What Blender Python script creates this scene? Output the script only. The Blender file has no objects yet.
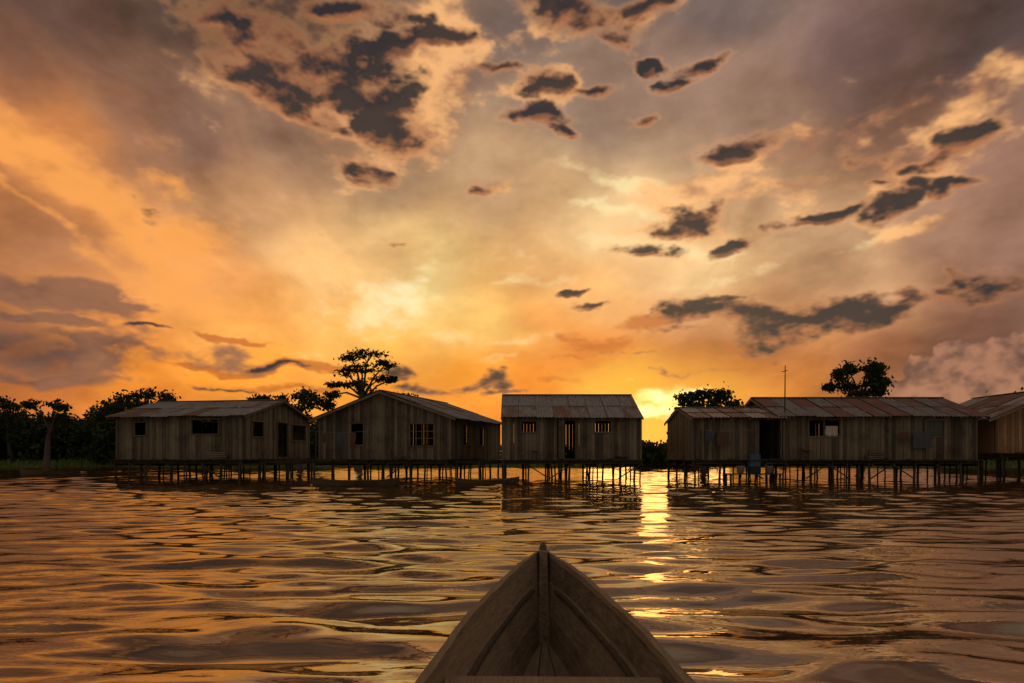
import bpy, math, random, time
import numpy as np
from mathutils import Vector
T00=time.time()
random.seed(7); rng=np.random.default_rng(7)
sc=bpy.context.scene
H=1.2; F=667.0; HOR=455.0
def W(px,d): return (px-512)/F*d
def Z(py,d): return H+(HOR-py)/F*d
def lin(c):
    o=[]
    for x in c[:3]:
        x/=255.0
        o.append(x/12.92 if x<=0.04045 else ((x+0.055)/1.055)**2.4)
    return (o[0],o[1],o[2],1.0)
# ------------------------------------------------------------ camera
cam_d=bpy.data.cameras.new("camera"); cam=bpy.data.objects.new("camera",cam_d)
sc.collection.objects.link(cam); cam.location=(0,0,H); cam.rotation_euler=(math.radians(90),0,0)
cam_d.sensor_width=36; cam_d.lens=F/1024*36; cam_d.shift_y=(HOR-341.5)/1024; cam_d.clip_start=0.05; cam_d.clip_end=9000
sc.camera=cam
sc.view_settings.view_transform='Standard'; sc.view_settings.look='None'; sc.view_settings.exposure=0
SUN_AZ=math.atan((655-512)/F); SUN_EL=math.radians(5.0)
# ------------------------------------------------------------ node helper
class NT:
    def __init__(s,nt): s.nt=nt; s.n=nt.nodes; s.l=nt.links
    def put(s,sock,v):
        if isinstance(v,bpy.types.NodeSocket): s.l.new(v,sock)
        elif v is not None: sock.default_value=v
    def math(s,op,a,b=None,c=None,clamp=False):
        n=s.n.new('ShaderNodeMath'); n.operation=op; n.use_clamp=clamp
        s.put(n.inputs[0],a); s.put(n.inputs[1],b)
        if c is not None: s.put(n.inputs[2],c)
        return n.outputs[0]
    def vm(s,op,a,b=None,scale=None):
        n=s.n.new('ShaderNodeVectorMath'); n.operation=op
        s.put(n.inputs[0],a)
        if b is not None: s.put(n.inputs[1],b)
        if scale is not None: s.put(n.inputs['Scale'],scale)
        return n.outputs['Value'] if op in('LENGTH','DOT_PRODUCT') else n.outputs[0]
    def noise(s,vec,scale,detail=4,rough=0.55,dist=0.0,color=False,lac=2.0):
        n=s.n.new('ShaderNodeTexNoise'); s.put(n.inputs['Vector'],vec)
        n.inputs['Scale'].default_value=scale; n.inputs['Detail'].default_value=detail
        n.inputs['Roughness'].default_value=rough; n.inputs['Distortion'].default_value=dist
        return n.outputs['Color'] if color else n.outputs['Fac']
    def mr(s,v,a,b,c=0.0,d=1.0,smooth=True):
        n=s.n.new('ShaderNodeMapRange'); n.interpolation_type='SMOOTHSTEP' if smooth else 'LINEAR'
        s.put(n.inputs['Value'],v)
        for k,x in zip(('From Min','From Max','To Min','To Max'),(a,b,c,d)): n.inputs[k].default_value=x
        return n.outputs['Result']
    def mix(s,f,a,b,mode='MIX'):
        n=s.n.new('ShaderNodeMix'); n.data_type='RGBA'; n.blend_type=mode; n.clamp_factor=True
        s.put(n.inputs[0],f); s.put(n.inputs[6],a); s.put(n.inputs[7],b); return n.outputs[2]
    def ramp(s,f,stops,interp='LINEAR'):
        n=s.n.new('ShaderNodeValToRGB'); s.put(n.inputs[0],f); cr=n.color_ramp; cr.interpolation=interp
        while len(cr.elements)<len(stops): cr.elements.new(0.5)
        for e,(p,c) in zip(cr.elements,stops): e.position=p; e.color=c
        return n.outputs[0]
    def mapping(s,v,loc=(0,0,0),rot=(0,0,0),scale=(1,1,1),kind='POINT'):
        n=s.n.new('ShaderNodeMapping'); n.vector_type=kind; s.put(n.inputs[0],v)
        n.inputs['Location'].default_value=loc; n.inputs['Rotation'].default_value=rot; n.inputs['Scale'].default_value=scale
        return n.outputs[0]
# ------------------------------------------------------------ sky: procedural cloud field in azimuth / elevation
NX,NY=1792,896; AZM=1.05; ELM=1.05
srng=np.random.default_rng(11); f32=np.float32
az1=np.linspace(-AZM,AZM,NX,dtype=f32); el1=np.linspace(0,ELM,NY,dtype=f32)
def wmat(x,cell):
    p=((x-x[0])/cell+srng.random()+1).astype(np.float64); n=int(p[-1])+4; i=np.floor(p).astype(int); f=p-i; M=np.zeros((len(x),n),f32); r=np.arange(len(x))
    for k,w in enumerate(((1-f)**3/6,(3*f**3-6*f**2+4)/6,(-3*f**3+3*f**2+3*f+1)/6,f**3/6)): M[r,i-1+k]+=w.astype(f32)
    return M
def fbm(cell,octv=8,rough=0.55,an=1.9,x=az1,y=el1):
    out=np.zeros((len(y),len(x)),f32); a=1.0
    for o in range(octv):
        c=cell/2**o
        if c<0.0022: break
        A=wmat(y,c/an); B=wmat(x,c); G=srng.standard_normal(size=(A.shape[1],B.shape[1]),dtype=f32)
        out+=f32(a)*(A@(G@B.T)); a*=rough
    out-=out.mean(); return out/out.std()
def samp(img,fx,fy):
    fx=np.clip(fx,0,img.shape[1]-1.001); fy=np.clip(fy,0,img.shape[0]-1.001); ix=fx.astype(np.int32); iy=fy.astype(np.int32); tx=fx-ix; ty=fy-iy
    w=img.shape[1]; fl=img.ravel(); b=iy*w+ix
    return (fl[b]*(1-tx)+fl[b+1]*tx)*(1-ty)+(fl[b+w]*(1-tx)+fl[b+w+1]*tx)*ty
AZ,EL=np.meshgrid(az1,el1)
def ang(px,py):
    u=(px-512)/F; v=(HOR-py)/F
    return math.atan(u), math.atan(v/math.sqrt(1+u*u))
def ss(x,a,b):
    t=np.clip((x-f32(a))/f32(b-a),0,1); return t*t*(3-2*t)
fine=fbm(0.12,8,0.62); small=fbm(0.045,6,0.62); mid=fbm(0.33,8,0.6)
wx1=fbm(0.10,6,.6); wy1=fbm(0.10,6,.6); wx2=fbm(0.4,4,.5); wy2=fbm(0.4,4,.5)
Pw=(AZ+f32(0.010)*wx1,EL+f32(0.007)*wy1); Pb=(AZ+f32(0.03)*wx2+f32(0.010)*wx1,EL+f32(0.018)*wy2+f32(0.006)*wy1)
def field(src,lst,lo=-1.5):
    o=np.full_like(AZ,lo)
    for (px,py,rx,ry,*a) in lst:
        a=a[0] if a else 0
        A,E=ang(px,py); ca=math.cos(A); sx=rx*ca*ca/F; sy=ry*ca*math.cos(E)**2/F; t=math.radians(a)
        m=0.05 if src is Pw else 0.16
        ex=(1-lo)*math.hypot(sx*math.cos(t),sy*math.sin(t))+m; ey=(1-lo)*math.hypot(sx*math.sin(t),sy*math.cos(t))+m
        i0,i1=np.searchsorted(az1,(A-ex,A+ex)); j0,j1=np.searchsorted(el1,(E-ey,E+ey))
        if i1<=i0 or j1<=j0: continue
        S=(slice(j0,j1),slice(i0,i1)); x=src[0][S]-f32(A); y=src[1][S]-f32(E)
        c,s=f32(math.cos(t)),f32(math.sin(t))
        o[S]=np.maximum(o[S],1-np.sqrt(((x*c+y*s)/f32(sx))**2+((y*c-x*s)/f32(sy))**2))
    return o
def soft(src,*a): return ss(field(src,[a],0.0),0,1)
def L3(*c): return np.array(lin(c)[:3],f32)
def mixc(col,a,c):
    c=np.asarray(c,f32); return col+(c-col)*a[...,None].astype(f32)
base=[(0,0,98,72,64),(90,50,110,82,70),(200,10,102,82,72),(0,70,125,88,70),(20,140,215,136,80),(110,150,150,106,82),(60,200,222,146,86),(30,240,168,112,78),(150,250,230,154,92),(60,290,196,126,72),(190,140,146,110,92),
 (300,150,156,120,98),(250,210,194,144,102),(300,265,240,186,122),(400,190,174,138,106),(400,250,236,192,130),(470,120,138,110,94),(520,60,116,96,88),(560,0,102,88,82),(600,150,148,122,104),(520,200,194,156,118),(650,100,138,110,94),(620,230,226,188,136),
 (700,20,106,88,82),(720,110,148,116,98),(850,50,112,86,80),(1020,20,94,76,72),(960,110,148,110,90),(1010,170,158,118,98),(700,260,230,190,136),(800,230,206,164,124),(850,280,216,168,126),(950,240,180,138,112),(1020,260,156,116,98),(950,330,156,108,90),(1020,330,134,96,82),
 (430,290,255,226,154),(500,330,255,204,118),(350,320,250,188,104),(560,330,232,156,84),(230,320,244,166,88),(120,330,230,142,72),(0,340,146,96,72),(40,400,196,112,58),(150,385,242,146,62),(260,385,250,158,64),(400,350,252,180,90),(400,400,248,156,62),(500,390,248,156,60),(560,400,240,138,52),
 (600,360,222,124,58),(700,350,192,108,60),(650,395,255,196,84),(655,440,255,182,88),(760,385,232,140,66),(850,360,186,118,82),(850,400,214,132,76),(930,400,146,98,80),(1020,410,114,82,72),(600,290,228,168,106),(700,300,208,148,102),(200,440,232,134,58),(512,450,234,134,56),(800,445,202,118,66),(350,-150,84,70,66),(800,-200,80,68,66),(50,-200,80,68,66),(-250,200,130,95,75),(-200,380,170,110,65),(1300,150,110,84,76),(1300,380,110,80,70),(512,-500,70,62,62)]
q=8
bx=Pb[0][::q,::q]; by=Pb[1][::q,::q]; num=np.zeros(bx.shape+(3,),f32); den=np.zeros(bx.shape,f32)
for px,py,r,g,b in base:
    A,E=ang(px,py); d2=(bx-A)**2+((by-E)*1.35)**2; w=(1/(d2+0.0016)**1.7).astype(f32); num+=w[...,None]*np.array([r,g,b],f32); den+=w
bc=num/den[...,None]
fx=np.linspace(0,bx.shape[1]-1,NX,dtype=f32)[None,:].repeat(NY,0); fy=np.linspace(0,bx.shape[0]-1,NY,dtype=f32)[:,None].repeat(NX,1)
bc=np.stack([samp(np.ascontiguousarray(bc[...,k]),fx,fy) for k in range(3)],-1)/f32(255)
col=(((bc+f32(0.055))/f32(1.055))**f32(2.4)).astype(f32)
A0,E0=ang(500,470); th=np.arctan2(Pb[1]-f32(E0),Pb[0]-f32(A0)); rr=np.hypot(Pb[0]-f32(A0),Pb[1]-f32(E0))
tx=np.linspace(0,3.6,1400,dtype=f32); ty=np.linspace(0,2.6,700,dtype=f32); pol=fbm(0.30,7,0.60,0.42,tx,ty)
fan=samp(pol,(th+f32(0.25))*f32(1399/3.6),rr*f32(699/1.8))
fan*=0.35+0.65*ss(np.abs(AZ-A0),0.08,0.35)
fa=ss(rr,0.16,0.42)
fan=fan*fa
lum=1+0.17*np.clip(fan,-2,2)+0.09*np.clip(fine,-2,2)+0.08*np.clip(mid,-2,2)+.035*small
lum=lum.astype(f32); col[...,0]*=lum; col[...,1]*=lum**f32(1.15); col[...,2]*=lum**f32(1.25)
lb=field(Pw,[(10,140,130,18,-38),(95,205,120,22,-42),(150,262,60,16,-55),(60,165,120,10,-36),(45,215,90,8,-38),(185,195,26,9,0),(200,245,34,12,30)])
col=mixc(col,0.85*ss(lb+0.40*fine+0.22*fan+.22*small,-0.4,1.1),L3(250,168,92))
col=mixc(col,0.85*ss(field(Pw,[(425,288,95,40,20)])+0.34*fine+.12*fan+.12*small,0,1.1),L3(255,242,196))
cw=field(Pw,[(620,185,80,7,-14),(600,205,60,5,-10),(505,345,60,10,0),(500,362,40,6,0),(800,258,120,9,8),(460,340,40,14,0),(520,290,50,8,10),(380,320,50,8,-5),(700,245,80,7,-6)])
col=mixc(col,0.75*ss(cw+0.35*fine+.2*fan+.12*small,-0.1,1.2),L3(255,230,172))
# lit fluffy clouds
bf=field(Pw,[(300,95,120,44,-20),(445,60,30,66,0),(420,130,50,26,20),(330,140,60,22,-20),(825,140,100,40,14),(900,175,100,26,5),(760,165,50,22,5),(990,85,56,22,20),(700,190,50,16,0),(590,20,70,22,0),(500,190,30,10,0),(870,112,100,14,18),(780,195,90,14,0),(940,230,80,10,5),(560,85,40,16,0),(700,215,60,16,0)])
A=ss(bf+0.36*fine+0.30*small,-0.25,0.9)
tone=ss(mid*0.3+small*0.6+fine*.5,-1.1,1.3)[...,None]
cc=L3(166,112,82)+(L3(255,192,130)-L3(166,112,82))*tone
col=col+(cc-col)*(0.84*A)[...,None]
lo=field(Pw,[(610,350,90,16,5),(700,372,90,14,0),(560,382,60,8,0),(300,388,80,5,0),(230,335,50,3,-6),(650,325,60,7,8),(720,345,60,10,0),(570,362,60,6,0),(200,368,70,4,4),(330,365,60,4,0),(780,405,70,7,0)])
col=mixc(col,0.75*ss(lo+0.35*fine+0.30*small,-0.1,0.8),L3(184,98,46))
bil=1-np.abs(fbm(0.040,5,0.5,1.25)); bil2=1-np.abs(fbm(0.018,4,0.55,1.2))
cu=field((AZ,EL),[(972,368,46,26,0),(1015,352,34,20,0),(925,372,34,16,0),(1065,365,60,40,0),(905,388,60,14,0),(1000,400,150,20,0),(955,350,22,10,0)])
ca=ss(cu+0.22*bil+0.12*bil2-0.1,-0.02,0.10)
sh=ss(0.6*bil+0.4*bil2+0.25*cu,-0.5,1.0)[...,None]; cc=L3(96,68,62)+(L3(176,124,98)-L3(96,68,62))*sh
col=col+(cc-col)*(0.85*ca)[...,None]
# sun behind thin cloud
col=mixc(col,0.75*soft(Pw,656,400,150,66,0),L3(255,180,66))
col=mixc(col,0.95*ss(field(Pw,[(662,388,66,13,-2),(650,404,50,10,0)])+0.30*fine+.22*small,-0.1,1.0),(1.9,1.3,0.52))
# left grey banks
lg=field(Pw,[(30,290,80,13,-8),(55,355,120,18,2),(0,335,90,10,0),(95,345,70,8,-8),(20,378,90,8,0),(40,318,50,4,-5),(110,300,30,4,-10)])
tone=ss(fine*.5+mid*.3+small*.4,-1.2,1.3)[...,None]; cc=L3(78,60,58)+(L3(142,98,76)-L3(78,60,58))*tone
col=col+(cc-col)*(0.9*ss(lg+0.42*fine+.30*small,-0.4,0.6))[...,None]
# dark scud
dk=[(225,18,92,34,-8),(300,48,78,32,-22),(265,78,60,18,-15),(374,100,34,22,-20),(390,130,34,17,-15),(352,92,30,14,0),(185,0,50,12,-20),(330,8,60,12,0),(402,42,52,10,12),(362,165,26,8,-10),(310,108,40,10,-20),(250,40,90,30,-20),(200,20,60,20,-10),
    (575,12,44,22,-20),(555,85,22,12,-5),(605,45,20,9,-10),(548,127,20,10,-5),(566,142,13,5,-10),(630,10,34,12,0),(642,120,16,6,0),(715,58,20,9,20),(685,86,14,5,0),(650,68,18,5,0),
    (748,148,42,11,5),(815,184,22,6,0),(870,160,25,12,5),(905,172,16,7,0),(965,143,28,11,12),(935,163,38,7,15),(937,190,16,8,0),(968,184,24,5,0),(882,205,30,8,8),(905,190,22,6,-8),(878,216,20,6,0),(862,190,15,4,0),
    (688,216,38,11,6),(712,208,18,7,0),(648,248,22,8,0),(738,238,30,5,4),(820,218,26,5,8),(800,226,14,3,0),(592,314,22,3,-4),(575,300,12,2,0),
    (395,250,13,5,0),(485,192,14,6,0),(500,70,22,5,0),(600,95,15,4,0),
    (755,322,60,25,2),(706,314,44,10,5),(835,317,56,16,8),(895,301,44,11,0),(945,298,30,8,0),(1000,288,34,10,0),(968,284,16,10,0),(790,330,120,10,4),(870,316,100,8,10),(740,300,30,5,0),(700,330,60,5,0),
    (472,383,42,9,3),(432,388,40,6,0),(400,370,22,9,0),(640,358,44,3,0),(500,392,24,3,0),(150,330,30,2,0),(290,364,28,2,0),(230,388,30,2,0),(670,372,50,3,0)]
D=field(Pw,dk)+0.38*small+0.24*fine
a=ss(D,-0.30,0.55)
Dy=np.roll(D,-6,0)-np.roll(D,6,0); Dx=(np.roll(D,-6,1)-np.roll(D,6,1))*np.sign(f32(SUN_AZ)-AZ)*f32(0.6)
lit=ss(Dy-Dx,0.0,1.4)
halo=ss(D,-0.8,0.0)*(1-a); col=mixc(col,0.20*halo*ss(EL,0.1,0.35),L3(244,170,108))
tone=np.clip(0.55*ss(D,0.0,1.0)+0.42-0.62*lit+0.14*small+.08*fine,0,1)[...,None]
cc=L3(172,112,76)+(L3(44,40,42)-L3(172,112,76))*tone
col=col+(cc-col)*(0.96*a)[...,None]
g=(col@np.array([0.25,0.65,0.10],f32))[...,None]; col=np.maximum(g+(col-g)*f32(1.06),0)
pix=np.ones((NY,NX,4),f32); pix[...,:3]=np.clip(col,0,3)
img=bpy.data.images.new("sky_clouds",NX,NY,alpha=False,float_buffer=True)
try: img.colorspace_settings.name='Linear Rec.709'
except Exception: pass
img.pixels.foreach_set(pix.ravel()); img.update()
try: img.pack()
except Exception as ex: print(ex)
world=bpy.data.worlds.new("World"); sc.world=world; world.use_nodes=True
world.node_tree.nodes.clear(); T=NT(world.node_tree)
tc=T.n.new('ShaderNodeTexCoord').outputs['Generated']; dirn=T.vm('NORMALIZE',tc)
sp=T.n.new('ShaderNodeSeparateXYZ'); T.l.new(dirn,sp.inputs[0]); dx,dy,dz=sp.outputs
azn=T.math('ARCTAN2',dx,dy); eln=T.math('ARCSINE',T.math('ABSOLUTE',dz))
cb=T.n.new('ShaderNodeCombineXYZ'); T.l.new(T.math('MULTIPLY_ADD',azn,0.5/AZM,0.5),cb.inputs[0]); T.l.new(T.math('MULTIPLY',eln,1/ELM),cb.inputs[1])
it=T.n.new('ShaderNodeTexImage'); it.image=img; it.extension='EXTEND'; it.interpolation='Cubic'; T.l.new(cb.outputs[0],it.inputs[0])
mid_=T.noise(dirn,2.5,3,0.6)
back=T.ramp(T.math('DIVIDE',eln,1.57),[(0.0,(0.18,0.14,0.115,1)),(0.4,(0.18,0.152,0.128,1)),(1,(0.11,0.098,0.094,1))])
back=T.mix(T.mr(mid_,0.35,0.65),back,T.mix(1.0,back,(1.6,1.4,1.2,1),'MULTIPLY'))
colw=T.mix(T.mr(T.math('ABSOLUTE',azn),0.72,1.03),it.outputs[0],back)
colw=T.mix(T.mr(eln,0.8,1.05),colw,back)
sky=T.n.new('ShaderNodeTexSky'); sky.sky_type='NISHITA'; sky.sun_disc=False
sky.sun_elevation=SUN_EL; sky.sun_rotation=SUN_AZ
bg1=T.n.new('ShaderNodeBackground'); T.l.new(sky.outputs[0],bg1.inputs[0]); bg1.inputs[1].default_value=0.003
bg2=T.n.new('ShaderNodeBackground'); T.l.new(colw,bg2.inputs[0]); bg2.inputs[1].default_value=1.0
ad=T.n.new('ShaderNodeAddShader'); T.l.new(bg1.outputs[0],ad.inputs[0]); T.l.new(bg2.outputs[0],ad.inputs[1])
wo=T.n.new('ShaderNodeOutputWorld'); T.l.new(ad.outputs[0],wo.inputs[0])
sd=bpy.data.lights.new("sun",'SUN'); sd.energy=0.12; sd.angle=math.radians(12); sd.color=(1.0,0.50,0.16)
so=bpy.data.objects.new("sun",sd); sc.collection.objects.link(so); so.location=(40,180,40)
sdir=Vector((math.sin(SUN_AZ)*math.cos(SUN_EL),math.cos(SUN_AZ)*math.cos(SUN_EL),math.sin(SUN_EL)))
so.rotation_euler=sdir.to_track_quat('Z','Y').to_euler()
# ------------------------------------------------------------ materials
def newmat(name):
    m=bpy.data.materials.new(name); m.use_nodes=True; t=NT(m.node_tree)
    b=m.node_tree.nodes['Principled BSDF']; return m,t,b
def attr(t,n='vr'):
    a=t.n.new('ShaderNodeAttribute'); a.attribute_name=n; return a.outputs['Fac']
def wood(name,c0,c1,stretch=(9,9,0.7),bump=0.3,spread=0.35,stain=0.5):
    m,t,b=newmat(name); oc=t.n.new('ShaderNodeTexCoord').outputs['Object']; vr=attr(t)
    off=t.n.new('ShaderNodeCombineXYZ'); t.l.new(t.math('MULTIPLY',vr,37),off.inputs[0]); t.l.new(t.math('MULTIPLY',vr,19),off.inputs[2])
    v=t.vm('ADD',oc,off.outputs[0])
    g=t.noise(t.mapping(v,scale=stretch),3.0,6,0.65,0.6)
    big=t.noise(oc,0.9,4,0.6)
    f=t.mr(t.math('ADD',t.math('MULTIPLY',g,1-spread),t.math('MULTIPLY',vr,spread)),0.2,0.75)
    c=t.mix(f,(*c0,1),(*c1,1))
    c=t.mix(t.math('MULTIPLY',t.mr(big,0.45,0.7),stain),c,t.mix(1.0,c,(0.42,0.38,0.32,1),'MULTIPLY'))
    t.l.new(c,b.inputs['Base Color']); b.inputs['Roughness'].default_value=0.8; b.inputs['Specular IOR Level'].default_value=0.25
    bp=t.n.new('ShaderNodeBump'); bp.inputs['Strength'].default_value=bump; bp.inputs['Distance'].default_value=0.01
    t.l.new(g,bp.inputs['Height']); t.l.new(bp.outputs[0],b.inputs['Normal']); return m
M_wall=wood("weathered_planks",(0.055,0.05,0.038),(0.25,0.22,0.16),spread=0.34,stain=.7)
M_wall2=wood("warm_planks",(0.20,0.11,0.06),(0.45,0.28,0.15))
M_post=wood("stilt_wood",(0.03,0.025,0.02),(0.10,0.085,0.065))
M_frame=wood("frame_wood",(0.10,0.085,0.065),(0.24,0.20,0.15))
def roofmat(name,rust,cs=(0.30,0.30,0.30),cr=(0.20,0.10,0.06)):
    m,t,b=newmat(name); oc=t.n.new('ShaderNodeTexCoord').outputs['Object']; vr=attr(t)
    n=t.noise(t.mapping(oc,scale=(1.6,0.5,0.5)),1.6,6,0.65)
    f=t.math('ADD',t.math('MULTIPLY',n,0.9),t.math('MULTIPLY',vr,0.55))
    c=t.mix(t.mr(f,1.15-rust,1.4-rust),(*cs,1),(*cr,1))
    d=t.noise(t.mapping(oc,scale=(8,1,1)),2,4,0.6)
    c=t.mix(t.mr(d,0.42,0.68,0,0.6),c,(0.07,0.055,0.045,1))
    t.l.new(c,b.inputs['Base Color']); b.inputs['Roughness'].default_value=0.5; b.inputs['Metallic'].default_value=0.25
    return m
M_roof=roofmat("zinc_roof",0.40); M_roof_r=roofmat("rusty_roof",0.52,(0.24,0.225,0.215),(0.22,0.085,0.05)); M_roof_l=roofmat("pale_roof",0.5,(0.42,0.36,0.32),(0.24,0.12,0.07))
def plain(name,c,rough=0.6,var=0.3):
    m,t,b=newmat(name); oc=t.n.new('ShaderNodeTexCoord').outputs['Object']
    n=t.noise(oc,6,5,0.6); cc=t.mix(t.mr(n,0.35,0.65,0,var),(*c,1),(c[0]*.35,c[1]*.33,c[2]*.3,1))
    t.l.new(cc,b.inputs['Base Color']); b.inputs['Roughness'].default_value=rough; return m
M_blue=plain("blue_plastic",(0.035,0.07,0.12),0.45,.5); M_white=plain("white_plastic",(0.6,0.58,0.52),0.5); M_cloth=plain("white_cloth",(0.6,0.56,0.5),0.9,0.15)
M_cloth2=plain("faded_cloth",(0.13,0.075,0.06),0.9); M_cloth3=plain("blue_cloth",(0.08,0.10,0.13),0.9); M_metal=plain("dull_metal",(0.2,0.2,0.2),0.5)
M_paint=plain("green_paint",(0.08,0.12,0.10),0.7)
def leafmat(name,c0,c1):
    m,t,b=newmat(name); vr=attr(t); c=t.mix(vr,(*c0,1),(*c1,1))
    t.l.new(c,b.inputs['Base Color']); b.inputs['Roughness'].default_value=0.65; b.inputs['Specular IOR Level'].default_value=0.2
    tr=t.n.new('ShaderNodeBsdfTranslucent'); t.l.new(c,tr.inputs[0]); mx=t.n.new('ShaderNodeMixShader'); mx.inputs[0].default_value=0.25
    out=[n for n in t.n if n.type=='OUTPUT_MATERIAL'][0]
    t.l.new(b.outputs[0],mx.inputs[1]); t.l.new(tr.outputs[0],mx.inputs[2]); t.l.new(mx.outputs[0],out.inputs[0]); return m
M_leaf=leafmat("foliage",(0.02,0.035,0.012),(0.06,0.085,0.03)); M_grass=leafmat("grass_blades",(0.07,0.12,0.03),(0.20,0.26,0.07))
M_bark=wood("bark",(0.04,0.03,0.022),(0.11,0.09,0.07))
# ------------------------------------------------------------ mesh builder
class MB:
    def __init__(s): s.v=[]; s.f=[]; s.r=[]
    def hexa(s,p,r=None):
        b=len(s.v); s.v+= [tuple(q) for q in p]; r=random.random() if r is None else r
        for f in ((0,3,2,1),(4,5,6,7),(0,1,5,4),(1,2,6,5),(2,3,7,6),(3,0,4,7)):
            s.f.append(tuple(b+i for i in f)); s.r.append(r)
    def box(s,x0,x1,y0,y1,z0,z1,r=None):
        s.hexa([(x0,y0,z0),(x1,y0,z0),(x1,y1,z0),(x0,y1,z0),(x0,y0,z1),(x1,y0,z1),(x1,y1,z1),(x0,y1,z1)],r)
    def beam(s,a,b,w,h,r=None):
        a=Vector(a); b=Vector(b); d=(b-a).normalized()
        up=Vector((0,0,1)) if abs(d.z)<0.95 else Vector((0,1,0))
        sx=d.cross(up).normalized()*w/2; sz=sx.normalized().cross(d).normalized()*h/2
        s.hexa([a-sx-sz,a+sx-sz,b+sx-sz,b-sx-sz,a-sx+sz,a+sx+sz,b+sx+sz,b-sx+sz],r)
    def tube(s,pts,rad,n=8,r=None):
        r=random.random() if r is None else r; b0=len(s.v); P=[Vector(p) for p in pts]
        for i,p in enumerate(P):
            d=(P[min(i+1,len(P)-1)]-P[max(i-1,0)]).normalized()
            up=Vector((0,1,0)) if abs(d.z)>0.7 else Vector((0,0,1))
            e1=d.cross(up).normalized(); e2=d.cross(e1)
            for k in range(n):
                t=2*math.pi*k/n; s.v.append(tuple(p+(e1*math.cos(t)+e2*math.sin(t))*rad[i]))
        for i in range(len(P)-1):
            for k in range(n):
                a=b0+i*n+k; b=b0+i*n+(k+1)%n; s.f.append((a,b,b+n,a+n)); s.r.append(r)
        s.f.append(tuple(b0+k for k in range(n))); s.r.append(r)
        s.f.append(tuple(b0+(len(P)-1)*n+k for k in reversed(range(n)))); s.r.append(r)
    def grid(s,rows,r=None,rf=None):
        b=len(s.v); n=len(rows[0])
        for q in rows: s.v+=[tuple(p) for p in q]
        for i in range(len(rows)-1):
            for k in range(n-1):
                s.f.append((b+i*n+k,b+i*n+k+1,b+(i+1)*n+k+1,b+(i+1)*n+k)); s.r.append(r if r is not None else random.random())
    def obj(s,name,mat,parent=None,smooth=False):
        me=bpy.data.meshes.new(name); me.from_pydata(s.v,[],s.f)
        a=me.attributes.new('vr','FLOAT','FACE'); a.data.foreach_set('value',np.array(s.r,dtype=np.float32))
        me.materials.append(mat)
        if smooth: me.shade_smooth()
        o=bpy.data.objects.new(name,me); sc.collection.objects.link(o)
        if parent: o.parent=parent
        return o
def empty(name,loc=(0,0,0),rz=0):
    e=bpy.data.objects.new(name,None); sc.collection.objects.link(e); e.location=loc; e.rotation_euler=(0,0,rz); e.empty_display_size=0.5; return e
def plank_wall(mb,p0,p1,zb,ztop,openings=(),pw=0.17,miss=0.0):
    p0=Vector((*p0,0)); p1=Vector((*p1,0)); L=(p1-p0).length; d=(p1-p0)/L; o=Vector((d.y,-d.x,0))
    cuts=sorted(set([0,L]+[c for q in openings for c in q[:2]])); edges=[]
    for a,b in zip(cuts[:-1],cuts[1:]):
        n=max(1,round((b-a)/pw)); edges+= [(a+(b-a)*i/n,a+(b-a)*(i+1)/n) for i in range(n)]
    for a,b in edges:
        m=(a+b)/2; z=zb+random.uniform(-0.09,0.01)
        ops=sorted([(q[2],q[3]) for q in openings if q[0]<m<q[1]])
        iv=[]
        for q0,q1 in ops:
            if q0>z+0.02: iv.append((z,q0,q0))
            z=q1
        iv.append((z,ztop(a),ztop(b)))
        th=0.022; r=random.random(); off=random.uniform(0,0.016); g=random.uniform(0.001,0.009)
        A=p0+d*(a+g)+o*off; B=p0+d*(b-g)+o*off; i=o*th
        for z0,za,zb2 in iv:
            if za-z0<0.02: continue
            up=lambda v,z: (v.x,v.y,z)
            mb.hexa([up(A+i,z0),up(B+i,z0),up(B,z0),up(A,z0),up(A+i,za),up(B+i,zb2),up(B,zb2),up(A,za)],r)
def frame(mb,p0,p1,q,t=0.06,sill=True,bars=(0,0)):
    p0=Vector((*p0,0)); p1=Vector((*p1,0)); d=(p1-p0).normalized(); o=Vector((d.y,-d.x,0))
    def P(s,z,k): v=p0+d*s+o*k; return (v.x,v.y,z)
    def bx(s0,s1,z0,z1,k0,k1): mb.hexa([P(s0,z0,k1),P(s1,z0,k1),P(s1,z0,k0),P(s0,z0,k0),P(s0,z1,k1),P(s1,z1,k1),P(s1,z1,k0),P(s0,z1,k0)])
    s0,s1,z0,z1=q
    bx(s0-t,s0-0.002,z0,z1,-0.02,0.06); bx(s1+0.002,s1+t,z0,z1,-0.02,0.06); bx(s0-t,s1+t,z1+0.002,z1+t,-0.02,0.063)
    if sill: bx(s0-t-0.03,s1+t+0.03,z0-t,z0-0.002,-0.02,0.08)
    nx,nz=bars
    for i in range(nx): c=s0+(s1-s0)*(i+1)/(nx+1); bx(c-0.02,c+0.02,z0,z1,0.0,0.03)
    for i in range(nz): c=z0+(z1-z0)*(i+1)/(nz+1); bx(s0,s1,c-0.02,c+0.02,0.031,0.045)
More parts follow.
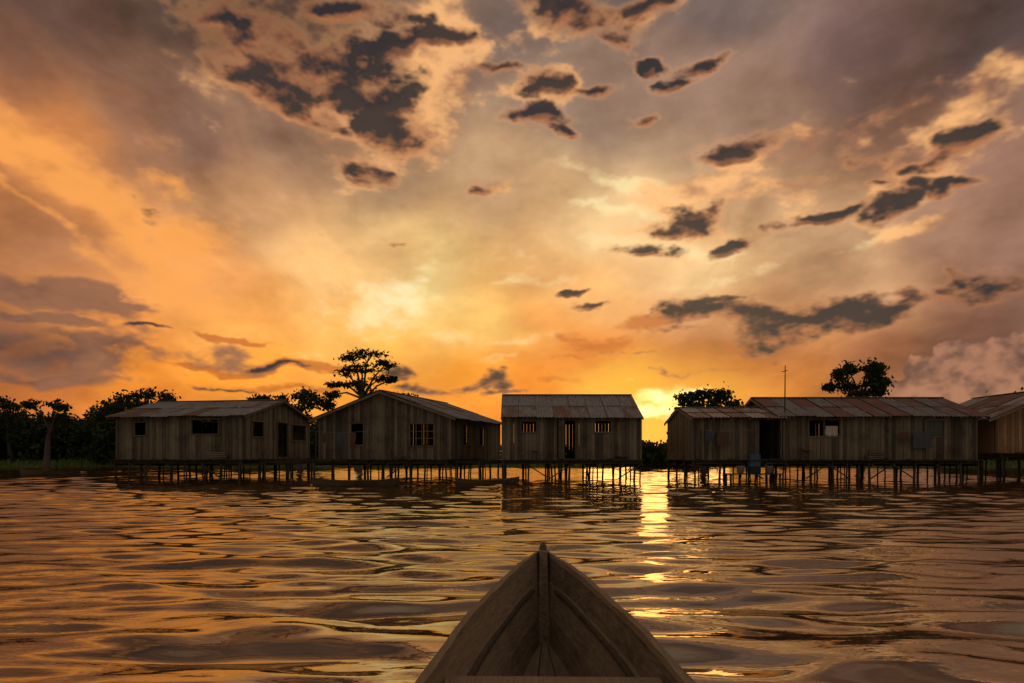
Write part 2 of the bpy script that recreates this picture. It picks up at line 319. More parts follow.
def roof_panel(mb,a,b,c,d,sheet=0.84,rows=2):
    a,b,c,d=[Vector(q) for q in (a,b,c,d)]; L=(b-a).length; ex=(b-a)/L; nrm=ex.cross((d-a).normalized()).normalized()
    if nrm.z<0: nrm=-nrm
    n=max(1,round(L/sheet))
    for i in range(n):
        for j in range(rows):
            f0=j/rows-(0.03 if j else 0)-random.uniform(0,0.035)*(j==0); f1=(j+1)/rows; r=random.random(); lift=0.012*j+random.uniform(0,0.014); tilt=random.uniform(-0.01,0.03)
            K=22; A=[];B=[]
            for k in range(K+1):
                s=(i+k/K*1.02)/n; s=min(s,1.0+0.02/n); w=0.018*math.cos(k/K*2*math.pi*5.5)
                lo=a.lerp(b,s); hi=d.lerp(c,s)
                A.append(lo.lerp(hi,f0)+nrm*(w+lift+tilt)); B.append(lo.lerp(hi,f1)+nrm*(w+lift))
            mb.grid([A,B],r)
def stilts(mb,x0,x1,y0,y1,zt,sx=0.95,sy=1.5,rad=0.042):
    nx=max(2,round((x1-x0)/sx)); ny=max(2,round((y1-y0)/sy))
    for j in range(ny+1):
        for i in range(nx+1):
            x=x0+(x1-x0)*i/nx+random.uniform(-0.25,0.25)*(0<i<nx); y=y0+(y1-y0)*j/ny+random.uniform(-.06,.06); r=rad*random.uniform(0.65,1.45)
            lx=random.uniform(-0.12,0.12); ly=random.uniform(-.05,.05)
            mb.tube([(x+lx,y+ly,-1.3),(x+lx*.4,y,0.2),(x,y,zt)],[r*1.1,r,r*0.9])
        mb.beam((x0-0.1,y0+(y1-y0)*j/ny+0.08,zt-0.08),(x1+0.1,y0+(y1-y0)*j/ny+0.08,zt-0.08),0.07,0.13)
    for i in range(nx):
        if random.random()<0.35:
            x=x0+(x1-x0)*i/nx; w=(x1-x0)/nx; s=random.choice((0,1))
            mb.beam((x+w*s,y0-0.07,0.15),(x+w*(1-s),y0-0.07,zt-0.15),0.03,0.05)
    for i in range(nx+1):
        x=x0+(x1-x0)*i/nx+0.07; mb.beam((x,y0-0.1,zt-0.2),(x,y1+0.1,zt-0.2),0.07,0.1)
def deck(mb,x0,x1,y0,y1,z,pw=0.17):
    n=round((x1-x0)/pw)
    for i in range(n):
        a=x0+(x1-x0)*i/n; b=x0+(x1-x0)*(i+1)/n; mb.box(a+0.004,b-0.004,y0-random.uniform(0,0.16),y1+random.uniform(0,.05),z-0.035,z+random.uniform(0,0.006))
def house(loc,rz,Wd,D,zf,ze,zr,ridge,ops_front=(),ops_right=(),ops_left=(),wall=M_wall,roof=M_roof,over=(0.35,0.35),porch=0.0,bars={},apex=0.5,name="stilt_house"):
    e=empty(name,(loc[0],loc[1],0),rz); mb=MB()
    ac=apex*Wd
    if ridge=='x':
        tf=lambda s:ze-0.02
        ts=lambda s:(ze+(zr-ze)*(1-abs(s-D/2)/(D/2)))-0.02
    else:
        tf=lambda s:(ze+(zr-ze)*(s/ac if s<ac else (Wd-s)/(Wd-ac)))-0.02
        ts=lambda s:ze-0.02
    tfb=(lambda s:tf(Wd-s)) 
    plank_wall(mb,(0,0),(Wd,0),zf,tf,ops_front)
    plank_wall(mb,(Wd,0.03),(Wd,D),zf,ts,ops_right)
    plank_wall(mb,(Wd,D),(0,D),zf,tfb)
    plank_wall(mb,(0,D),(0,0.03),zf,ts,ops_left)
    mb.obj("walls",wall,e)
    fr=MB()
    for i,q in enumerate(ops_front): frame(fr,(0,0),(Wd,0),q,sill=q[2]>zf+0.2,bars=bars.get(('f',i),(0,0)))
    for i,q in enumerate(ops_right): frame(fr,(Wd,0.03),(Wd,D),q,sill=q[2]>zf+0.2,bars=bars.get(('r',i),(0,0)))
    for i,q in enumerate(ops_left): frame(fr,(0,D),(0,0.03),q,sill=q[2]>zf+0.2)
    for x in (0.0,Wd):
        fr.box(x-0.05,x+0.05,-0.075,-0.042,zf-0.02,(tf(0 if x==0 else Wd))-0.03)
    fr.obj("window_and_door_frames",M_frame,e)
    rf=MB(); ox,oy=over; fb=MB()
    if ridge=='x':
        k=(zr-ze)/(D/2); zo=ze-k*oy
        roof_panel(rf,(-ox,-oy,zo),(Wd+ox,-oy,zo),(Wd+ox,D/2,zr),(-ox,D/2,zr))
        roof_panel(rf,(-ox,D+oy,zo),(Wd+ox,D+oy,zo),(Wd+ox,D/2,zr),(-ox,D/2,zr))
        for x in (-ox,Wd+ox):
            fb.beam((x,-oy,zo-0.07),(x,D/2,zr-0.07),0.03,0.1); fb.beam((x,D+oy,zo-0.07),(x,D/2,zr-0.07),0.03,0.1)
        n=int(Wd/0.8)
        for i in range(n+1): x=Wd*i/n; fb.beam((x,-oy+0.02,zo-0.06),(x,D/2,zr-0.06),0.05,0.07)
        rf.beam((-ox,D/2,zr+0.03),(Wd+ox,D/2,zr+0.03),0.3,0.025,0.3)
    else:
        kl=(zr-ze)/ac; kr=(zr-ze)/(Wd-ac)
        roof_panel(rf,(-ox,-oy,ze-kl*ox),(-ox,D+oy,ze-kl*ox),(ac,D+oy,zr),(ac,-oy,zr))
        roof_panel(rf,(Wd+ox,-oy,ze-kr*ox),(Wd+ox,D+oy,ze-kr*ox),(ac,D+oy,zr),(ac,-oy,zr))
        for y in (-oy,D+oy):
            fb.beam((-ox,y,ze-kl*ox-0.07),(ac,y,zr-0.07),0.03,0.1); fb.beam((Wd+ox,y,ze-kr*ox-0.07),(ac,y,zr-0.07),0.03,0.1)
        rf.beam((ac,-oy,zr+0.03),(ac,D+oy,zr+0.03),0.3,0.025,0.3)
    rf.obj("roof",roof,e,True); fb.obj("rafters_and_fascia",M_frame,e)
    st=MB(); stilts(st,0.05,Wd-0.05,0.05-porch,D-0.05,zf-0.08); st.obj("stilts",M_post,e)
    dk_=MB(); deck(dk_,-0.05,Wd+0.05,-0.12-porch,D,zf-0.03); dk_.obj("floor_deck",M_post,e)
    return e
ZF=1.02
a1=math.radians(10); L1=6.6
h1=house((-12.5-L1*math.cos(a1),31+L1*math.sin(a1)),-a1,L1,6.5,ZF,3.12,4.0,'x',
   ops_front=[(0.95,1.55,2.15,2.75),(4.0,5.35,2.2,2.85)],ops_right=[(0.7,1.7,2.1,2.8),(3.0,4.0,1.1,2.85),(4.5,6.0,2.0,2.8)],over=(0.3,0.35),porch=.3)
a2=math.radians(17); W2=6.95
h2=house((-2.85-W2*math.cos(a2),31+W2*math.sin(a2)),-a2,W2,7.4,ZF,3.05,4.25,'y',
   ops_front=[(1.75,2.4,1.7,2.72),(4.9,6.1,1.65,2.65)],ops_right=[(1.5,2.3,1.7,2.6),(3.8,4.6,1.7,2.6)],over=(0.4,0.4),bars={('f',1):(3,2),('r',0):(1,1)},porch=0.6)
h3=house((-0.42,30),0,6.2,5.2,ZF,3.02,4.12,'x',ops_front=[(0.85,1.5,2.25,2.7),(2.45,3.25,1.03,2.75),(4.15,4.85,2.25,2.75)],over=(0.06,0.35),porch=0.35)
h4=house((12.1,30),0,8.75,5.6,ZF,3.06,4.0,'x',ops_front=[(1.25,2.6,2.05,2.8),(6.5,7.3,2.05,2.75)],roof=M_roof_r,over=(0.35,0.4),porch=0.25,bars={('f',0):(1,0)})
h4b=house((8.0,29.6),0,4.05,4.6,ZF,2.92,3.45,'x',ops_front=[(2.95,3.9,1.03,2.75)],roof=M_roof_l,over=(0.1,0.4),porch=0.35)
h5=house((21.75,30),0,5.6,5,ZF+0.3,3.05,4.2,'y',ops_front=[(2.2,3.0,1.34,2.9)],wall=M_wall2,roof=M_roof_l,over=(0.65,0.5),porch=0.5)
def door(parent,hx,hy,z0,w,h,angle):
    mb=MB(); n=5
    for i in range(n): mb.box(w*i/n+0.003,w*(i+1)/n-0.003,0,0.025,0,h)
    mb.box(0.03,w-0.03,-0.02,-0.002,0.25,0.35); mb.box(0.03,w-0.03,-0.02,-0.002,h-0.4,h-0.3)
    o=mb.obj("door",M_frame,parent); o.location=(hx,hy,z0); o.rotation_euler=(0,0,math.radians(angle))
door(h3,2.5,-0.05,1.04,0.75,1.68,-75); door(h4b,3.88,-0.05,1.04,0.9,1.68,-110)
mb=MB()
for i in range(4): mb.box(6.52+i*0.19,6.70+i*0.19,-0.01,0.012,2.06,2.74)
mb.obj("shutter",M_paint,h4)
def cloth(name,parent,x0,x1,y,z0,z1,mat):
    rows=[]
    for j in range(9):
        z=z1+(z0-z1)*j/8; rows.append([(x0+(x1-x0)*i/16+0.01*math.sin(j),y+0.03*math.sin(i*1.3+j*0.3)*(j/8+.2),z+0.02*math.sin(i*0.9)*(j==8)) for i in range(17)])
    mb=MB(); mb.grid(rows,0.5); return mb.obj(name,mat,parent,True)
cloth("curtain",h4,1.95,2.5,-0.10,2.06,2.5,M_cloth)
def laundry(loc,rz,L,items):
    e=empty("laundry_line",loc,rz); mb=MB(); mb.tube([(0,0,2.3),(L/2,0,2.22),(L,0,2.3)],[0.008]*3,5); mb.obj("line",M_metal,e)
    for n,x0,x1,z0,m in items: cloth(n,e,x0,x1,0,z0,2.22,m)
    mb=MB(); mb.tube([(0,0,0.98),(0,0,2.35)],[0.03,0.025]); mb.tube([(L,0,0.98),(L,0,2.35)],[0.03,0.025]); mb.obj("posts",M_post,e)
laundry((-9.2,31.3,0),-a2,2.8,[("shirt",.3,.68,1.78,M_cloth2),("towel",1.1,1.5,1.68,M_cloth3),("trousers",1.8,2.1,1.5,M_cloth2)])
laundry((8.3,29.25,0),0,2.3,[("shirt",.2,.55,1.8,M_cloth3),("towel",.7,1.2,1.6,M_cloth2)])
laundry((17.0,29.75,0),0,2.2,[("shirt",.3,.7,1.8,M_cloth2),("sheet",.9,1.7,1.5,M_cloth3)])
def stool(x,y,z,rz=0):
    e=empty("wooden_stool",(x,y,z),rz); mb=MB(); mb.box(-.2,.2,-.15,.15,.42,.455)
    for a in (-.16,.16):
        for b in (-.11,.11): mb.tube([(a*1.15,b*1.15,0),(a,b,.42)],[.018,.016],6)
    mb.beam((-.17,0,.2),(.17,0,.2),.025,.03); mb.obj("seat_and_legs",M_frame,e)
stool(-6.6,31.35,.99,.3); stool(13.2,29.85,.99,.1); stool(1.0,29.75,.99)
def lathe(name,loc,prof,mat,par,n=20):
    mb=MB(); rows=[[(r*math.cos(2*math.pi*k/n),r*math.sin(2*math.pi*k/n),z) for k in range(n+1)] for r,z in prof]; mb.grid(rows,0.5); o=mb.obj(name,mat,par,True); o.location=loc; return o
def basin(x,y,z):
    e=empty("wash_basin",(x,y,0)); lathe("bowl",(0,0,z),[(0.001,0),(.16,0),(.27,.17),(.285,.17),(.26,.15),(.15,.02),(.001,.02)],M_metal,e)
basin(-5.2,30.95,.99); basin(4.9,29.8,.99)
def woodpile(x,y,z,n=16):
    e=empty("firewood_pile",(x,y,z)); mb=MB()
    for i in range(n):
        r=i//5; k=i%5; mb.tube([(-.35+random.uniform(-.05,.05),k*.09-.2+r*.03,.045+r*.085),(.35+random.uniform(-.05,.05),k*.09-.2+r*.03,.045+r*.085)],[.043,.038],7)
    mb.obj("logs",M_frame,e)
woodpile(16.2,29.85,.99); woodpile(-13.6,31.0,.99)
e=empty("antenna_mast",(12.35,30.2,0)); mb=MB(); mb.tube([(0,0,3.0),(0.02,0,5.25)],[0.035,0.02]); 
mb.obj("mast",M_post,e); mb=MB(); mb.beam((-0.02,-0.3,5.0),(-0.02,0.3,5.0),0.02,0.02)
for k in range(4): mb.beam((-0.06-0.01*k,-0.25+k*.16,5.0),(0.06+.01*k,-0.25+k*.16,5.0),0.012,0.012)
mb.obj("antenna_rods",M_metal,e)
e=empty("water_drum",(10.45,28.8,0)); lathe("barrel",(0,0,0.42),[(0.001,0),(0.26,0),(0.28,0.03),(0.28,0.28),(0.30,0.3),(0.28,0.32),(0.28,0.56),(0.3,0.58),(0.28,0.6),(0.27,0.84),(0.001,0.85)],M_blue,e)
mb=MB(); deck(mb,-1.2,1.1,-0.4,0.4,0.40); 
for x in (-1.1,1.0):
    for y in (-.3,.3): mb.tube([(x,y,-1),(x,y,0.37)],[.05,.045])
mb.obj("landing",M_post,e)
def bucket(x,y):
    e=empty("bucket",(x,y,0)); lathe("pail",(0,0,0.42),[(0.001,0),(0.13,0),(0.17,0.3),(0.18,0.3),(0.16,0.28),(0.12,.02)],M_white,e)
    mb=MB(); mb.tube([(0.17*math.cos(t),0,0.72+0.14*math.sin(t)) for t in np.linspace(0,math.pi,9)],[0.006]*9,5); mb.obj("handle",M_metal,e)
bucket(9.85,28.75); bucket(11.1,28.8)
def walkway(x0,y0,x1,y1,w=0.9,z=0.93):
    L=math.hypot(x1-x0,y1-y0); e=empty("wooden_walkway",(x0,y0,0),math.atan2(y1-y0,x1-x0)); mb=MB(); n=int(L/0.18)
    for i in range(n): mb.box(L*i/n+.006,L*(i+1)/n-.006,-random.uniform(0,.06),w+random.uniform(0,.06),z-0.03,z)
    mb.obj("boards",M_post,e); mb=MB()
    for i in range(int(L/1.1)+1):
        for y in (0.05,w-0.05): mb.tube([(i*1.1+.1,y,-1.2),(i*1.1+.1+random.uniform(-.04,.04),y,z-0.03+(0.0))],[.05,.045])
    mb.beam((0,0.05,z-0.08),(L,0.05,z-0.08),.05,.09); mb.beam((0,w-.05,z-0.08),(L,w-.05,z-0.08),.05,.09); mb.obj("posts",M_post,e)
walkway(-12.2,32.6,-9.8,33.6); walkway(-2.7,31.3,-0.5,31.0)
# ------------------------------------------------------------ boats
def interp(x,xs,ys): return float(np.interp(x,xs,ys))
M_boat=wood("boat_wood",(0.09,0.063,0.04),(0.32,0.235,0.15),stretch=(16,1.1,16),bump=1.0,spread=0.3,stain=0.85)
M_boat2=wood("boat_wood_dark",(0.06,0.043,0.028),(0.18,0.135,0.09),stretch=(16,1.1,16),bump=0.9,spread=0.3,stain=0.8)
def bigboat():
    e=empty("wooden_canoe",(0.095,0,0),-0.024)
    YB=-2.4; ys=[-2.4,-1,0,1,1.6,2.3,2.9,3.2,3.46,3.7,3.9,4.05,4.2]; hw=[.40,.5,.54,.54,.51,.448,.370,.31,.247,.183,.125,.075,.022]
    gz=[.42,.38,.37,.37,.38,.405,.45,.475,.50,.53,.555,.57,.585]
    cys=np.linspace(YB,4.2,200); k=np.exp(-np.linspace(-2,2,15)**2); k/=k.sum()
    chw=np.interp(cys,ys,hw); pad=np.pad(chw,7,'reflect',reflect_type='odd'); chw=np.convolve(pad,k,'valid')
    def sec(y,t,off=0):
        w=interp(y,cys,chw); g=interp(y,ys,gz); zb=interp(y,[-2.4,2.0,3.0,4.2],[-.10,-.08,-.01,.06]); bw=w*0.50
        x=bw+(w-bw)*(t**0.8)-off; z=zb+(g-zb)*t
        yy=y-(1-t)*0.30*max(0,(y-2.0)/2.2)**1.5
        return x,yy,z
    Y=list(np.linspace(YB,2,16))+list(np.linspace(2.1,4.2,36))
    strs=[(0,.38,0.0),(.35,.70,0.036),(.67,1.0,0.07)]
    mb=MB()
    for sgn in (1,-1):
        for t0,t1,of in strs:
            r=random.random()
            rows_o=[];rows_i=[]
            for j in range(6):
                t=t0+(t1-t0)*j/5
                o=[];i_=[]
                for y in Y:
                    x,yy,z=sec(y,t); wig=0.004*math.sin(y*5+t*9); k=min(1,(4.25-y)/0.6)
                    o.append((sgn*(x+(0.010+of*0.45+wig)*k),yy,z)); i_.append((sgn*max(x+(-0.012+of*0.45+wig)*k,0.0),yy,z))
                rows_o.append(o); rows_i.append(i_)
            mb.grid(rows_o,r); mb.grid(rows_i,r); mb.grid([rows_i[0],rows_o[0]],r); mb.grid([rows_i[-1],rows_o[-1]],r)
    mb.obj("side_strakes",M_boat,e)
    mb=MB(); L_=[];R_=[]
    for y in Y:
        x,yy,z=sec(y,0); L_.append((-x,yy,z)); R_.append((x,yy,z))
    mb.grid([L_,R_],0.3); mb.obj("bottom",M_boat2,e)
    mb=MB()
    for sgn in (1,-1):
        a=[];b=[];c=[];d=[]
        for y in Y:
            x,yy,z=sec(y,1); x+=0.020*min(1,(4.25-y)/0.6); jit=0.003*math.sin(y*7+sgn)+0.002*math.sin(y*23)
            wi=0.018 if y<3.9 else 0.018*max(0.3,(4.25-y)/.35)
            a.append((sgn*max(x-wi,0.0),yy,z-0.02)); b.append((sgn*max(x-wi,0.0),yy,z+0.012+jit)); c.append((sgn*(x+0.016),yy,z+0.008+jit)); d.append((sgn*(x+0.016),yy,z-0.035))
        mb.grid([a,b,c,d,a],0.85+0.1*(sgn>0))
    mb.obj("gunwales",M_boat,e)
    mb=MB()
    for sgn in (1,-1):
        a=[];b=[];c=[];d=[]
        for y in Y[:-3]:
            x,yy,z=sec(y,0.67); x=max(x+0.004,0.002)
            a.append((sgn*x,yy,z-0.010)); b.append((sgn*max(x-0.02,0),yy,z-0.010)); c.append((sgn*max(x-0.02,0),yy,z+0.010)); d.append((sgn*x,yy,z+0.010))
        mb.grid([a,b,c,d],0.2)
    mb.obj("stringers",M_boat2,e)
    mb=MB(); n=3
    for k in range(n):
        rows=[]
        for q in range(2):
            row=[]
            for y in np.linspace(-2.3,3.86,40):
                x,_,_=sec(y+0.12,0.16); x=max(x-0.015,0.006); u=-x+2*x*((k+q)/n)+(0.003 if q==0 else -0.003)
                zz=interp(y,[-2.4,2.0,3.0,4.2],[-.03,-.01,.06,.12]); row.append((u,y,zz+0.006*(k%2)))
            rows.append(row)
        mb.grid(rows,0.95-0.2*(k%2))
    mb.obj("floor_boards",M_boat,e)
    mb=MB()
    for y in (3.1,1.9,1.1,0.3,-.6,-1.5):
        tl_=(0.08,.3,.55,.8,.96) if y<2.5 else (0.16,.25,.36)
        for sgn in (1,-1):
            pts=[]
            for t in tl_:
                x,yy,z=sec(y,t); pts.append((sgn*(x-0.02),yy,z))
            for p,q in zip(pts[:-1],pts[1:]): mb.beam(p,q,0.03,0.03,0.4)
        x,yy,z=sec(y,0.16); mb.box(-x,x,yy-0.02,yy+0.02,z-0.02,z+0.03,0.3)
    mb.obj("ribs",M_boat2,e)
    mb=MB(); rows=[]
    for t in np.linspace(0,1.0,8):
        x,yy,z=sec(4.2,t); w=0.022+0.010*(1-t)
        z2=z+ (0.025 if t==1 else 0)
        rows.append([(-w*1.1,yy-0.07,z2-0.01),(-w,yy+0.0,z2),(-0.014,yy+0.05,z2),(0.014,yy+0.05,z2),(w,yy,z2),(w*1.1,yy-0.07,z2-0.01),(-w*1.1,yy-0.07,z2-0.01)])
    mb.grid(rows,0.4); tip=rows[-1]; b=len(mb.v); mb.v+=tip[:6]; mb.f.append(tuple(range(b,b+6))); mb.r.append(.8)
    mb.obj("stem_post",M_boat,e)
    mb=MB(); mb.tube([(0,4.2,0.60),(0,4.2,0.63),(0,4.19,0.642)],[0.026,0.022,0.012],8,0.7); mb.obj("stem_knob",M_boat2,e)
    mb=MB()
    for y,z in ((2.42,.36),(0.7,.33),(-1.3,.33)):
        x=interp(y,ys,hw)-0.03; mb.box(-x,x,y-0.11,y+0.11,z-.03,z,0.8)
    mb.obj("thwarts",M_boat,e)
    x0,_,z0=sec(YB,0); x1,_,z1=sec(YB,1); mb=MB(); mb.hexa([(-x0,YB-.02,z0),(x0,YB-.02,z0),(x0,YB+.02,z0),(-x0,YB+.02,z0),(-x1,YB-.02,z1),(x1,YB-.02,z1),(x1,YB+.02,z1),(-x1,YB+.02,z1)]); mb.obj("transom",M_boat2,e)
bigboat()
def canoe(loc,rz,L=3.6,w=0.42,fb=0.14):
    e=empty("dugout_canoe",loc,rz); mb=MB(); N=24
    for inner in (0,1):
        rows=[]
        for i in range(N+1):
            s=-1+2*i/N; hw=max(w*(1-abs(s)**2.6)-0.03*inner,0.004); g=fb+0.12*abs(s)**3; zb=-0.14+0.18*abs(s)**4+0.05*inner
            rows.append([(s*L/2*(1-0.02*inner),hw*math.sin(a),g-(g-zb)*max(math.cos(a),0)**0.8) for a in np.linspace(-math.pi/2,math.pi/2,13)])
        mb.grid(rows,0.3+0.3*inner)
    for k in (-.35,.3): 
        hw=w*(1-abs(k)**2.6)-.02; mb.box(k*L/2-.08,k*L/2+.08,-hw,hw,fb-.05,fb-.025)
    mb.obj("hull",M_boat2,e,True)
    mb=MB()
    for sg in (1,-1):
        pts=[(s*L/2,sg*max(w*(1-abs(s)**2.6),0.004),fb+0.01+0.12*abs(s)**3) for s in np.linspace(-1,1,25)]
        mb.tube(pts,[0.016]*25,6)
    mb.obj("gunwale",M_boat2,e)
canoe((-6.0,25.6,0),0.05,3.3,0.42,0.2); canoe((-27.0,39,0),-0.1,3.8,0.5,0.26); canoe((-1.0,28.0,0),0.5,3.0)
# ------------------------------------------------------------ terrain & water
def sheet(name,xs,ys,zf,mat,smooth=True):
    X,Y=np.meshgrid(xs,ys); Zz=zf(X,Y); nx,ny=len(xs),len(ys)
    me=bpy.data.meshes.new(name); me.vertices.add(nx*ny)
    me.vertices.foreach_set('co',np.stack([X,Y,Zz],-1).astype(np.float32).ravel())
    i=np.arange(nx-1)[None,:]+np.arange(ny-1)[:,None]*nx
    q=np.stack([i,i+1,i+1+nx,i+nx],-1).reshape(-1,4).astype(np.int32); nf=len(q)
    me.loops.add(nf*4); me.loops.foreach_set('vertex_index',q.ravel())
    me.polygons.add(nf); me.polygons.foreach_set('loop_start',np.arange(0,nf*4,4,dtype=np.int32)); 
    try: me.polygons.foreach_set('loop_total',np.full(nf,4,dtype=np.int32))
    except Exception: pass
    me.update(calc_edges=True)
    if smooth: me.shade_smooth()
    me.materials.append(mat); o=bpy.data.objects.new(name,me); sc.collection.objects.link(o); return o
def nonuni(segs):
    out=[segs[0][0]]
    for a,b,s0,s1 in segs:
        x=a
        while x<b-1e-6:
            t=(x-a)/(b-a); x+=s0+(s1-s0)*t; out.append(min(x,b))
    return np.array(sorted(set(np.round(out,4))))
half=nonuni([(0,6,0.05,0.07),(6,30,0.09,0.18),(30,70,0.25,1.5),(70,3000,3,400)]); xs=np.concatenate([-half[::-1][:-1],half])
ys=nonuni([(-60,-4,4,0.5),(-4,1,0.3,0.05),(1,8,0.03,0.045),(8,25,0.055,0.10),(25,66,0.11,0.3),(66,200,1,20)])
waves=[]
NW=60
for i in range(NW):
    lam=0.26*(2.0/0.26)**((i+rng.random())/NW); thd=math.radians(90+6)+rng.normal(0,0.42); k=2*math.pi/lam
    slope=0.026*rng.uniform(0.5,1.4)*(0.6 if lam>1.3 else 1)
    waves.append((k*math.cos(thd),k*math.sin(thd),rng.uniform(0,6.28),slope/k,lam))
def water(X,Y):
    X=X.astype(f32); Y=Y.astype(f32); z=np.zeros_like(X); R=np.hypot(X,Y)
    gust=0.82+0.36*np.sin(X*0.21+1.3+0.5*np.sin(Y*0.3))*np.sin(Y*0.27+0.7*np.sin(X*0.16))
    wa=0.5*np.sin(0.35*X+0.2*Y)+0.4*np.sin(0.5*Y-0.3*X+1)
    for kx,ky,ph,a,lam in waves:
        fade=np.clip(1-(R-f32(42*lam))/f32(42*lam),0,1); z+=f32(a)*fade*np.sin(f32(kx)*X+f32(ky)*Y+f32(ph)+wa*f32(math.cos(ph*3)))
    z*=gust; far=np.clip(1-(R-70)/60,0,1); return z*far
mw,t,b=newmat("river_water"); b.inputs['Base Color'].default_value=(0.075,0.038,0.014,1); b.inputs['Roughness'].default_value=0.015; b.inputs['IOR'].default_value=4.6
try: b.inputs['Specular Tint'].default_value=(1.0,0.88,0.68,1)
except Exception: pass
oc=t.n.new('ShaderNodeTexCoord').outputs['Object']
n1=t.noise(t.mapping(oc,scale=(1,2.4,1)),3.6,3,0.5,0.0); n2=t.noise(t.mapping(oc,scale=(1,1.5,1)),0.35,2,0.5)
bp=t.n.new('ShaderNodeBump'); bp.inputs['Distance'].default_value=0.03
t.l.new(t.mr(n2,0.35,0.65,0.04,0.22),bp.inputs['Strength']); t.l.new(n1,bp.inputs['Height']); t.l.new(bp.outputs[0],b.inputs['Normal'])
sheet("water",xs,ys,water,mw)
mg,t,b=newmat("river_bank"); oc=t.n.new('ShaderNodeTexCoord').outputs['Object']
n=t.noise(oc,0.4,6,0.6); t.l.new(t.mix(t.mr(n,0.35,0.65),(0.05,0.075,0.02,1),(0.13,0.15,0.05,1)),b.inputs['Base Color']); b.inputs['Roughness'].default_value=0.95
def shore(X): return 64+2.5*np.sin(X*0.11)+1.2*np.sin(X*0.31+1)
def land(X,Y):
    s=np.clip((Y-shore(X)+2)/6,0,1); s=s*s*(3-2*s); return -1.6+1.95*s+np.clip(Y-75,0,60)*0.006+0.08*np.sin(X*0.7)*np.sin(Y*0.6)*s
gx=nonuni([(0,80,1,1),(80,4000,4,500)]); gx=np.concatenate([-gx[::-1][:-1],gx])
sheet("ground",gx,nonuni([(-80,55,15,5),(55,90,0.8,1),(90,6000,4,600)]),land,mg)
# ------------------------------------------------------------ vegetation
def quads_obj(name,C,S,mat,parent=None,upbias=0.0,aspect=0.6):
    n=len(C); a=rng.normal(size=(n,3)); a/=np.linalg.norm(a,axis=1)[:,None]; c=rng.normal(size=(n,3)); c[:,2]+=upbias
    b=np.cross(a,c); b/=np.linalg.norm(b,axis=1)[:,None]; S=S[:,None]
    V=np.stack([C-a*S,C+b*S*aspect-a*S*.1,C+a*S,C-b*S*aspect+a*S*.1],1).reshape(-1,3)
    me=bpy.data.meshes.new(name); me.vertices.add(n*4); me.vertices.foreach_set('co',V.astype(np.float32).ravel())
    me.loops.add(n*4); me.loops.foreach_set('vertex_index',np.arange(n*4,dtype=np.int32)); me.polygons.add(n); me.polygons.foreach_set('loop_start',np.arange(0,n*4,4,dtype=np.int32))
    try: me.polygons.foreach_set('loop_total',np.full(n,4,dtype=np.int32))
    except Exception: pass
    me.update(calc_edges=True)
    at=me.attributes.new('vr','FLOAT','FACE'); at.data.foreach_set('value',rng.random(n).astype(np.float32))
    me.materials.append(mat); o=bpy.data.objects.new(name,me); sc.collection.objects.link(o)
    if parent: o.parent=parent
    return o
def clump(c,r,n,sub=10,tight=0.30):
    u=rng.normal(size=(sub,3)); u/=np.linalg.norm(u,axis=1)[:,None]; cen=u*rng.uniform(0.35,0.95,(sub,1))
    pts=cen[rng.integers(0,sub,n)]+rng.normal(size=(n,3))*tight*rng.uniform(0.5,1.2,(n,1))
    return np.array(c)+pts*np.array(r)
def tree(name,d,base_px,trunk_py,clumps,per=700,leaf=0.17,trunk_r=0.28,tight=0.3):
    bx=W(base_px,d); e=empty(name,(bx,d,0)); k=d/F; C=[];mb=MB()
    zt=Z(trunk_py,d)
    cx=np.mean([W(c[0],d) for c in clumps])-bx
    mb.tube([(0,0,-0.2),(0.1*cx,0.1,zt*.35),(0.35*cx,-0.05,zt*0.7),(0.6*cx,0,zt)],[trunk_r*1.3,trunk_r,trunk_r*.8,trunk_r*.6],9)
    for (px,py,rx,ry) in clumps:
        yy=random.uniform(-1,1)*rx*k*0.9; c=(W(px,d)-bx,yy,Z(py,d)); r=(rx*k,max(rx*k*.9,0.5),ry*k)
        s=Vector((0.6*cx,0,zt-random.uniform(0,0.25)*zt*0.5)); q=Vector(c); m=s.lerp(q,0.5)+Vector((0,0,0.12*(q-s).length))
        mb.tube([s,m,q],[trunk_r*.42,trunk_r*.28,trunk_r*.1],6)
        for _ in range(5):
            w=q+Vector([random.uniform(-.8,.8)*r[i] for i in range(3)]); mb.tube([m.lerp(q,.5),w],[trunk_r*.13,.02],5)
        C.append(clump(c,r,int(per*max(0.5,rx*ry/200)),tight=tight))
    mb.obj("trunk_and_limbs",M_bark,e,True); C=np.concatenate(C)
    quads_obj("leaves",C,rng.uniform(0.6,1.3,len(C))*leaf,M_leaf,e)
    return e
tree("umbrella_tree",56,358,392,[(352,357,13,5),(372,356,16,5),(385,366,10,5),(345,372,13,5),(365,370,15,5),(378,378,14,5),(337,384,12,4),(356,384,14,5),(392,380,6,3),(330,394,10,4),(372,392,14,5),(400,396,12,4)],per=500,leaf=0.14)
tree("round_tree",62,148,420,[(130,400,12,8),(145,393,14,7),(162,396,11,7),(170,406,10,6),(118,410,12,7),(150,408,16,7),(104,420,12,7)],per=600)
tree("leafy_tree",58,300,410,[(262,399,12,5),(280,402,13,8),(298,395,12,7),(312,400,13,8),(290,412,16,8),(325,405,12,8),(305,420,16,8)],per=650)
tree("leafy_tree",52,704,425,[(690,400,12,8),(705,394,14,6),(722,396,13,7),(684,413,11,9),(702,410,16,9),(722,412,16,9),(682,432,12,9),(700,430,16,10),(735,408,8,6)],per=700)
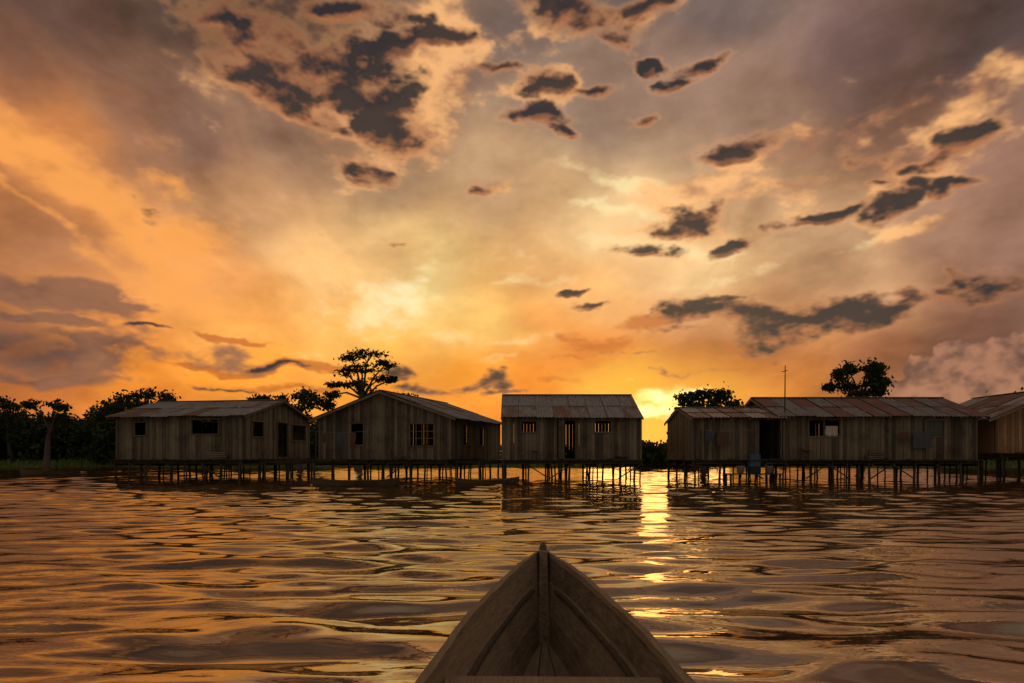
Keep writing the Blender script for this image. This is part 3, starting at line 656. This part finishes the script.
tree("spreading_tree",56,861,396,[(836,376,10,6),(850,369,12,6),(866,368,12,6),(880,370,10,6),(884,382,10,6),(846,384,13,7),(866,382,14,8),(832,386,6,4),(874,392,12,6),(855,395,10,5)],per=650)
tree("slender_tree",66,46,430,[(38,405,10,5),(52,404,10,4),(66,408,9,4),(45,416,11,5),(60,420,10,5)],per=450)
tree("slender_tree",70,10,430,[(4,402,10,6),(14,408,9,6),(2,418,11,7),(18,422,9,5)],per=450)
C=[];mb=MB()
def line(x0,x1,d0,d1,topf,n,per,zl=0.3):
    for i in range(n):
        px=random.uniform(x0,x1); d=random.uniform(d0,d1); zt=Z(topf(px),d)*random.uniform(0.72,1.0); X=W(px,d); h=zt
        r=random.uniform(1.0,2.0)
        for q in range(3):
            z=h*(0.3+0.3*q)+random.uniform(-.3,.3); C.append(clump((X+random.uniform(-1,1),d,max(z,0.5)),(r*(1.1-.15*q),r,h*0.2+.2),per,8,.34))
        mb.tube([(X,d,-0.1),(X+random.uniform(-.3,.3),d,h*.8)],[.12,.05],5)
def tl(px): return np.interp(px,[-200,0,30,60,80,100,120,160,320],[405,410,422,416,422,408,408,422,430])+6*math.sin(px*.35)
line(-220,140,68,92,tl,150,200); line(140,330,72,95,tl,70,150)
def tm(px): return 444+4*math.sin(px*.2)
line(300,980,95,150,tm,150,90)
def trr(px): return np.interp(px,[900,975,990,1024,1250],[440,418,406,402,400])+4*math.sin(px*.4)
line(955,1260,66,95,trr,80,170)
def tg(px): return 446
line(640,700,66,80,tg,14,90)
e=empty("tree_line"); C=np.concatenate(C); quads_obj("leaves",C,rng.uniform(.15,.36,len(C)),M_leaf,e); mb.obj("trunks",M_bark,e)
N=30000; X=rng.uniform(-75,75,N); off=rng.exponential(3.5,N); Y=shore(X)+off-1.0; hgt=rng.uniform(0.25,0.8,N)*(0.6+0.5*np.sin(X*0.6)*np.sin(X*.23+2))
zb=land(X,Y); keep=zb>-0.5; X,Y,hgt,zb=X[keep],Y[keep],hgt[keep],zb[keep]; n=len(X)
w=rng.uniform(.04,.10,n); lx=rng.normal(0,.18,n); ly=rng.normal(0,.15,n)
V=np.stack([np.stack([X-w,Y,zb],-1),np.stack([X+w,Y,zb],-1),np.stack([X+lx+w*.2,Y+ly,zb+hgt],-1),np.stack([X+lx-w*.2,Y+ly,zb+hgt],-1)],1).reshape(-1,3)
me=bpy.data.meshes.new("grass"); me.vertices.add(n*4); me.vertices.foreach_set('co',V.astype(np.float32).ravel()); me.loops.add(n*4); me.loops.foreach_set('vertex_index',np.arange(n*4,dtype=np.int32))
me.polygons.add(n); me.polygons.foreach_set('loop_start',np.arange(0,n*4,4,dtype=np.int32))
try: me.polygons.foreach_set('loop_total',np.full(n,4,dtype=np.int32))
except Exception: pass
me.update(calc_edges=True); at=me.attributes.new('vr','FLOAT','FACE'); at.data.foreach_set('value',rng.random(n).astype(np.float32)); me.materials.append(M_grass)
o=bpy.data.objects.new("grass",me); sc.collection.objects.link(o)
print("TOTAL",time.time()-T00)
